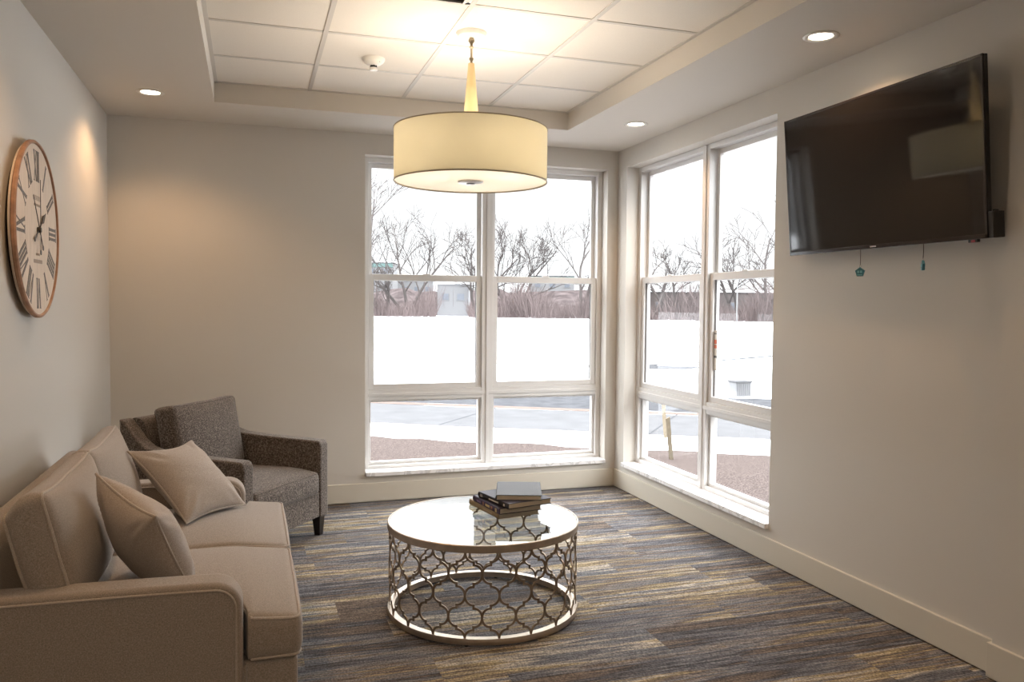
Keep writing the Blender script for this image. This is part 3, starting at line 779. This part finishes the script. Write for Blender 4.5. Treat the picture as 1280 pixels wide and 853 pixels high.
def hand(ang, L, tail, w, z, spade):
    b = MB(); q = Matrix.Rotation(-radians(ang), 4, 'Z')
    b.prism([(-w/2, -tail), (w/2, -tail), (w*.45, L*.6), (0, L), (-w*.45, L*.6)], z, z+.002, 'z', xf=q)
    if spade: b.prism([(0, L*.95), (.016, L*.62), (.012, L*.52), (0, L*.46), (-.012, L*.52), (-.016, L*.62)], z-.0002, z+.0022, 'z', xf=q)
    b.prism([(.010*cos(2*pi*k/12), -tail-.006+.012*sin(2*pi*k/12)) for k in range(12)], z-.0001, z+.0021, 'z', xf=q)
    return b
hand(57, .155, .075, .008, .0275, True).build('hour_hand', dark, ck)
hand(-36, .170, .085, .007, .031, False).build('minute_hand', dark, ck)
hand(2, .215, .09, .0028, .0345, False).build('second_hand', dark, ck)
MB().lathe([(0, .038), (.010, .038), (.012, .034), (.012, .022), (0, .022)], 24).build('hub', dark, ck)

# ------------------------------------------------------------------ outdoors
GZ = -.25
D = Vector((.855, -.519)); Nn = Vector((.519, .855))
def strip(c0, c1, z, t0=-60, t1=60, wig=0, seg=1, seed=0):
    rs = random.Random(seed); b = MB(); lo = []; hi = []
    for i in range(seg+1):
        t = t0+(t1-t0)*i/seg
        a = c0+(rs.uniform(-wig, wig) if wig else 0); c = c1+(rs.uniform(-wig, wig) if wig else 0)
        lo.append((D*t+Nn*a)); hi.append((D*t+Nn*c))
    for i in range(seg):
        b.add([(lo[i].x, lo[i].y, z), (lo[i+1].x, lo[i+1].y, z), (hi[i+1].x, hi[i+1].y, z), (hi[i].x, hi[i].y, z)], [(0, 1, 2, 3)])
    return b
snow = pm('snow', (.86, .87, .90), .7, var=.05, vscale=2)
mulch = pm('bark_mulch', (.074, .060, .056), .95, spec=0, bump=1, bscale=40, var=.7, vscale=70)
conc = pm('concrete', (.092, .092, .096), .85, spec=0, var=.08, vscale=3)
asph = pm('asphalt', (.060, .061, .066), .85, spec=0, var=.2, vscale=4)
brick = pm('curb_brick', (.120, .094, .084), .85, spec=0, var=.15, vscale=8)
b = MB(); b.add([(-120, .23, GZ), (240, .23, GZ), (240, 320, GZ), (-120, 320, GZ), (.23, -60, GZ), (240, -60, GZ), (240, .23, GZ), (.23, .23, GZ)], [(0, 1, 2, 3), (4, 5, 6, 7)])
struct(b.build('ground_snow', snow))
def clipped(b, name, mat):
    """keep the strips outside the house walls"""
    me = bmesh.new(); vs = [me.verts.new(v) for v in b.v]
    for f in b.f: me.faces.new([vs[i] for i in f])
    out = MB()
    a = me.copy(); bmesh.ops.bisect_plane(a, geom=a.verts[:]+a.edges[:]+a.faces[:], plane_co=(0, .24, 0), plane_no=(0, -1, 0), clear_outer=True); out.bm(a)
    me2 = me; bmesh.ops.bisect_plane(me2, geom=me2.verts[:]+me2.edges[:]+me2.faces[:], plane_co=(0, .24, 0), plane_no=(0, 1, 0), clear_outer=True)
    bmesh.ops.bisect_plane(me2, geom=me2.verts[:]+me2.edges[:]+me2.faces[:], plane_co=(.24, 0, 0), plane_no=(-1, 0, 0), clear_outer=True); out.bm(me2)
    return struct(out.build(name, mat))
clipped(strip(-14, 3.15, GZ+.004, -14, 14, .07, 90, 3), 'ground_mulch', mulch)
clipped(strip(4.36, 6.5, GZ+.002, -60, 60, .05, 100, 4), 'ground_path', conc)
clipped(strip(6.5, 6.78, GZ+.005), 'ground_kerb', brick)
clipped(strip(6.78, 9.3, GZ+.003, -5.0, 60, .08, 60, 5), 'ground_road', asph)
b = MB()
P = [(-4, 24.5, .05), (4.07, 16.9, .07), (6.3, 15.6, .10), (8.2, 15.3, .16), (10.4, 16.0, .13), (13.9, 17.9, .22), (22, 22, .3)]
for (x0, y0, w0), (x1, y1, w1) in zip(P[:-1], P[1:]): b.add([(x0, y0-w0, GZ+.01), (x1, y1-w1, GZ+.01), (x1, y1+w1, GZ+.01), (x0, y0+w0, GZ+.01)], [(0, 1, 2, 3)])
b.add([(6.0, 15.2, GZ+.009), (7.2, 14.1, GZ+.009), (8.6, 13.6, GZ+.009), (9.6, 14.2, GZ+.009), (8.2, 15.4, GZ+.009)], [(0, 1, 2, 3, 4)])
struct(b.build('ground_ditch', asph))
# joints of the path
b = MB()
for t in range(-12, 20, 3):
    b.add([tuple(D*(t+.6*0)+Nn*4.4)+(GZ+.0035,), tuple(D*(t+.03)+Nn*4.4)+(GZ+.0035,), tuple(D*(t+.33)+Nn*6.5)+(GZ+.0035,), tuple(D*(t+.30)+Nn*6.5)+(GZ+.0035,)], [(0, 1, 2, 3)])
clipped(b, 'ground_joint', asph)
# wooden stakes
stk = pm('stake_wood', (.12, .095, .062), .8, var=.15, vscale=20)
def stake(x, y, h, dx, lab):
    e = empty('survey_stake', (x, y, GZ)); tag(e, lab, 'stake', 'wooden stakes outside the right window')
    w = .022
    MB().add([(-w, -.01, -.05), (w, -.01, -.05), (w, .01, -.05), (-w, .01, -.05), (dx-w, -.01, h-.02), (dx+w, -.01, h), (dx+w, .01, h), (dx-w, .01, h-.02)],
             [(3, 2, 1, 0), (4, 5, 6, 7), (0, 1, 5, 4), (1, 2, 6, 5), (2, 3, 7, 6), (3, 0, 4, 7)]).build('shaft', stk, e)
    return e
stake(2.38, 3.45, .50, -.05, 'pale wooden stake standing in the snow beyond the mulch')
stake(1.68, 2.04, .49, -.06, 'wooden stake standing in the bark mulch close to the window')
e = empty('utility_box', (6.25, 7.55, GZ)); tag(e, 'small grey ribbed utility box at the edge of the road', 'utility box')
MB().box((-.17, -.14, 0), (.17, .14, .27), .01).build('housing', pm('grey_box', (.12, .122, .126), .7), e)
b = MB()
for k in range(7): b.box((-.15+k*.045, -.15, .02), (-.135+k*.045, -.138, .25))
b.build('rib', pm('box_rib', (.10, .10, .105), .7), e)
MB().box((-.19, -.16, .27), (.19, .16, .30), .01).build('lid', conc, e)

# --- bare trees
bark = pm('tree_bark', (.065, .057, .055), .95, spec=.1)
def px_dir(u, v=395.0):
    d = Fv + Rv*(u-640)/FPX + Uv*(426.5-v)/FPX; return d
def on_line(u, dist):
    """ground point at that distance, along the sight line of the tree"""
    d = px_dir(u); k = dist/math.hypot(d.x, d.y); return Vector((cam_loc.x+d.x*k, cam_loc.y+d.y*k, GZ))
def limb(b, rs, p, d, L, r, lev, mx, spread):
    """a limb that wanders upwards and throws side limbs along its whole length"""
    n = 7 if lev < 2 else 4; pts = [p.copy()]; rad = [r]; dirs = [d.copy()]; q = p.copy(); dd = d.copy()
    bend = Vector((rs.gauss(0, .10), rs.gauss(0, .10), .05))
    for i in range(n):
        dd = (dd + bend + Vector((rs.gauss(0, .09), rs.gauss(0, .09), rs.gauss(0, .05)))).normalized()
        q = q + dd*L/n; pts.append(q.copy()); dirs.append(dd.copy()); rad.append(max(.034, r*(1-.72*(i+1)/n)))
    b.tube(pts, rad, 5 if lev == 0 else 3, caps=False)
    if lev >= mx: return
    nk = (6, 5, 4, 3)[min(lev, 3)]
    for k in range(nk):
        t = .22+.75*(k+rs.random())/nk; f = t*n; i = min(n-1, int(f)); pp = pts[i].lerp(pts[i+1], f-i)
        ax = Vector((rs.gauss(0, 1), rs.gauss(0, 1), rs.gauss(0, .3))).normalized(); side = dirs[i].cross(ax).normalized()
        a = rs.uniform(.40, .85)*spread
        nd = (dirs[i]*cos(a)+side*sin(a)+Vector((0, 0, .10))).normalized()
        limb(b, rs, pp, nd, L*rs.uniform(.45, .72)*(1.12-.45*t), max(.034, rad[i]*.62), lev+1, mx, spread)
def tree(u, dist, h, stems, spread, seed, lean, lab, mx=3, th=1.0):
    rs = random.Random(seed); base_ = on_line(u, dist); b = MB()
    side = Vector((Rv.x, Rv.y, 0)).normalized(); fw_ = Vector((-side.y, side.x, 0))
    for k in range(stems):
        t = 0 if stems == 1 else -1+2*(k+.5)/stems
        d = (Vector((0, 0, 1)) + side*(t*.75*spread+lean+rs.uniform(-.08, .08)) + fw_*rs.uniform(-.25, .25)).normalized()
        limb(b, rs, Vector((t*.3, 0, -.1)), d, h*rs.uniform(.62, .80), .27*th*(1 if stems < 3 else .85), 0, mx, spread)
    o = b.build('bare_tree', bark); o.location = base_
    return tag(o, lab, 'tree', 'bare trees beyond the snowy field')
tree(508, 128, 20, 3, 1.0, 11, 0, 'widest bare tree beyond the field, left pane of back window', 3, 1.25)
tree(448, 112, 22, 1, .6, 12, .30, 'bare tree leaning in from the left edge of the back window')
tree(597, 126, 15, 2, .9, 13, -.05, 'bare tree just left of the back window mullion')
tree(640, 124, 16, 4, .9, 14, 0, 'many-stemmed bare tree right of the back window mullion')
tree(725, 118, 21, 2, .55, 15, .0, 'tall slender bare tree near the right edge of the back window')
tree(478, 124, 9, 2, 1.0, 16, .1, 'low bare tree beyond the field at the far left of the back window')
tree(836, 112, 13, 2, .9, 17, .0, 'bare tree in the left pane of the right window')
tree(812, 106, 12, 2, 1.1, 18, .2, 'crooked bare tree at the left edge of the right window')
tree(918, 110, 12, 2, .7, 19, .0, 'bare tree in the middle of the right window right pane')
tree(972, 104, 14, 2, 1.1, 20, -.15, 'bare tree reaching in from the right edge of the right window')
# --- thicket, embankment
rs = random.Random(99); b = MB()
twig = pm('thicket_twigs', (.095, .075, .073), .95, spec=.1, var=.3, vscale=.2)
sideV = Vector((Rv.x, Rv.y, 0)).normalized()
for i in range(8500):
    u = rs.uniform(430, 1010); dist = rs.uniform(116, 134)-(u-440)*.034; p = on_line(u, dist)
    if 545 < u < 586 and dist < 128: continue
    hh = rs.uniform(1.4, 5.4)*(.75+.35*sin(u*.06)); d = Vector((rs.gauss(0, .28), rs.gauss(0, .28), 1)).normalized()
    mid = p+d*hh*.5; end = mid+(d+Vector((rs.gauss(0, .25), rs.gauss(0, .25), 0))).normalized()*hh*.5
    r = rs.uniform(.02, .05); b.tube([p, mid, end], [r, r*.8, r*.4], 3, caps=False)
tag(b.build('thicket', twig), 'dense brown leafless thicket along the far edge of the snow', 'bushes', kind='stuff')
b = MB(); pts = []
for i in range(61):
    u = 380+700*i/60; a = on_line(u, 139-(u-440)*.02); c = on_line(u, 160-(u-440)*.02)
    hh = 4.2+.5*sin(i*.7)+.4*sin(i*1.9)
    pts.append((a, c, hh))
for (a, c, h1), (a2, c2, h2_) in zip(pts[:-1], pts[1:]):
    b.add([a, a2, c2+Vector((0, 0, h2_)), c+Vector((0, 0, h1))], [(0, 1, 2, 3)])
    b.add([c+Vector((0, 0, h1)), c2+Vector((0, 0, h2_)), c2+Vector((0, 40, h2_)), c+Vector((0, 40, h1))], [(0, 1, 2, 3)])
struct(b.build('ground_embankment', pm('embankment', (.062, .051, .051), .98, spec=0, var=.45, vscale=.5)))
# --- buildings beyond
bwall = pm('render_wall', (.15, .15, .155), .8); bteal = pm('teal_fascia', (.08, .14, .135), .6); broof = pm('snowy_roof', (.85, .86, .88), .8); bwin = pm('far_glazing', (.12, .13, .15), .2)
bbrown = pm('brown_wall', (.075, .062, .06), .85)
def building(u, dist, w, h, z0_, lab, kind, d_=8):
    p = on_line(u, dist); rz = math.atan2(sideV.y, sideV.x); e = empty('building', (p.x, p.y, GZ), rz); tag(e, lab, 'building')
    MB().box((-w/2, 0, 0), (w/2, d_, z0_+h), .02).build('wall', bbrown if kind == 2 else bwall, e)
    MB().box((-w/2-.3, -.3, z0_+h), (w/2+.3, d_+.3, z0_+h+.35), .05).build('roof', broof, e)
    if kind == 1: MB().box((-w/2-.02, -.15, z0_+h-1.1), (w/2+.02, .02, z0_+h-.25)).build('fascia', bteal, e)
    nW = max(2, int(w/2.6))
    for k in range(nW):
        x = -w/2+w*(k+.5)/nW; f = MB().box((x-.65, -.06, z0_+h-2.6), (x+.65, .05, z0_+h-1.4), .02).build('window', bwall, e)
        MB().box((x-.55, -.08, z0_+h-2.5), (x+.55, -.05, z0_+h-1.5)).build('window_pane', bwin, f)
building(466, 185, 9, 3.2, 8.0, 'far pale building with teal band at the left of the back window', 1)
building(690, 175, 9.5, 2.6, 5.6, 'far pale building with teal band right of the many-stemmed tree', 1)
building(566, 127.5, 4.9, 3.4, 1.6, 'snow-covered white shed standing in the thicket', 0, 5)
building(905, 118, 26, 2.6, 1.2, 'long low brown building behind the thicket in the right window', 2, 9)
building(480, 200, 24, 2, 5.6, 'long pale roofline far behind the thicket at left', 0)
# lamp post
p = on_line(921, 100); e = empty('street_pole', (p.x, p.y, GZ)); tag(e, 'thin pale pole standing at the far edge of the snow in the right window', 'pole')
MB().tube([(0, 0, 0), (0, 0, 5.2)], [.09, .06], 8).build('pole', pm('pole_grey', (.13, .13, .13), .5), e)
MB().tube([(0, 0, 5.15), (.2, 0, 5.3), (.8, 0, 5.35)], .04, 6).build('pole_arm', pm('pole_grey2', (.13, .13, .13), .5), e)
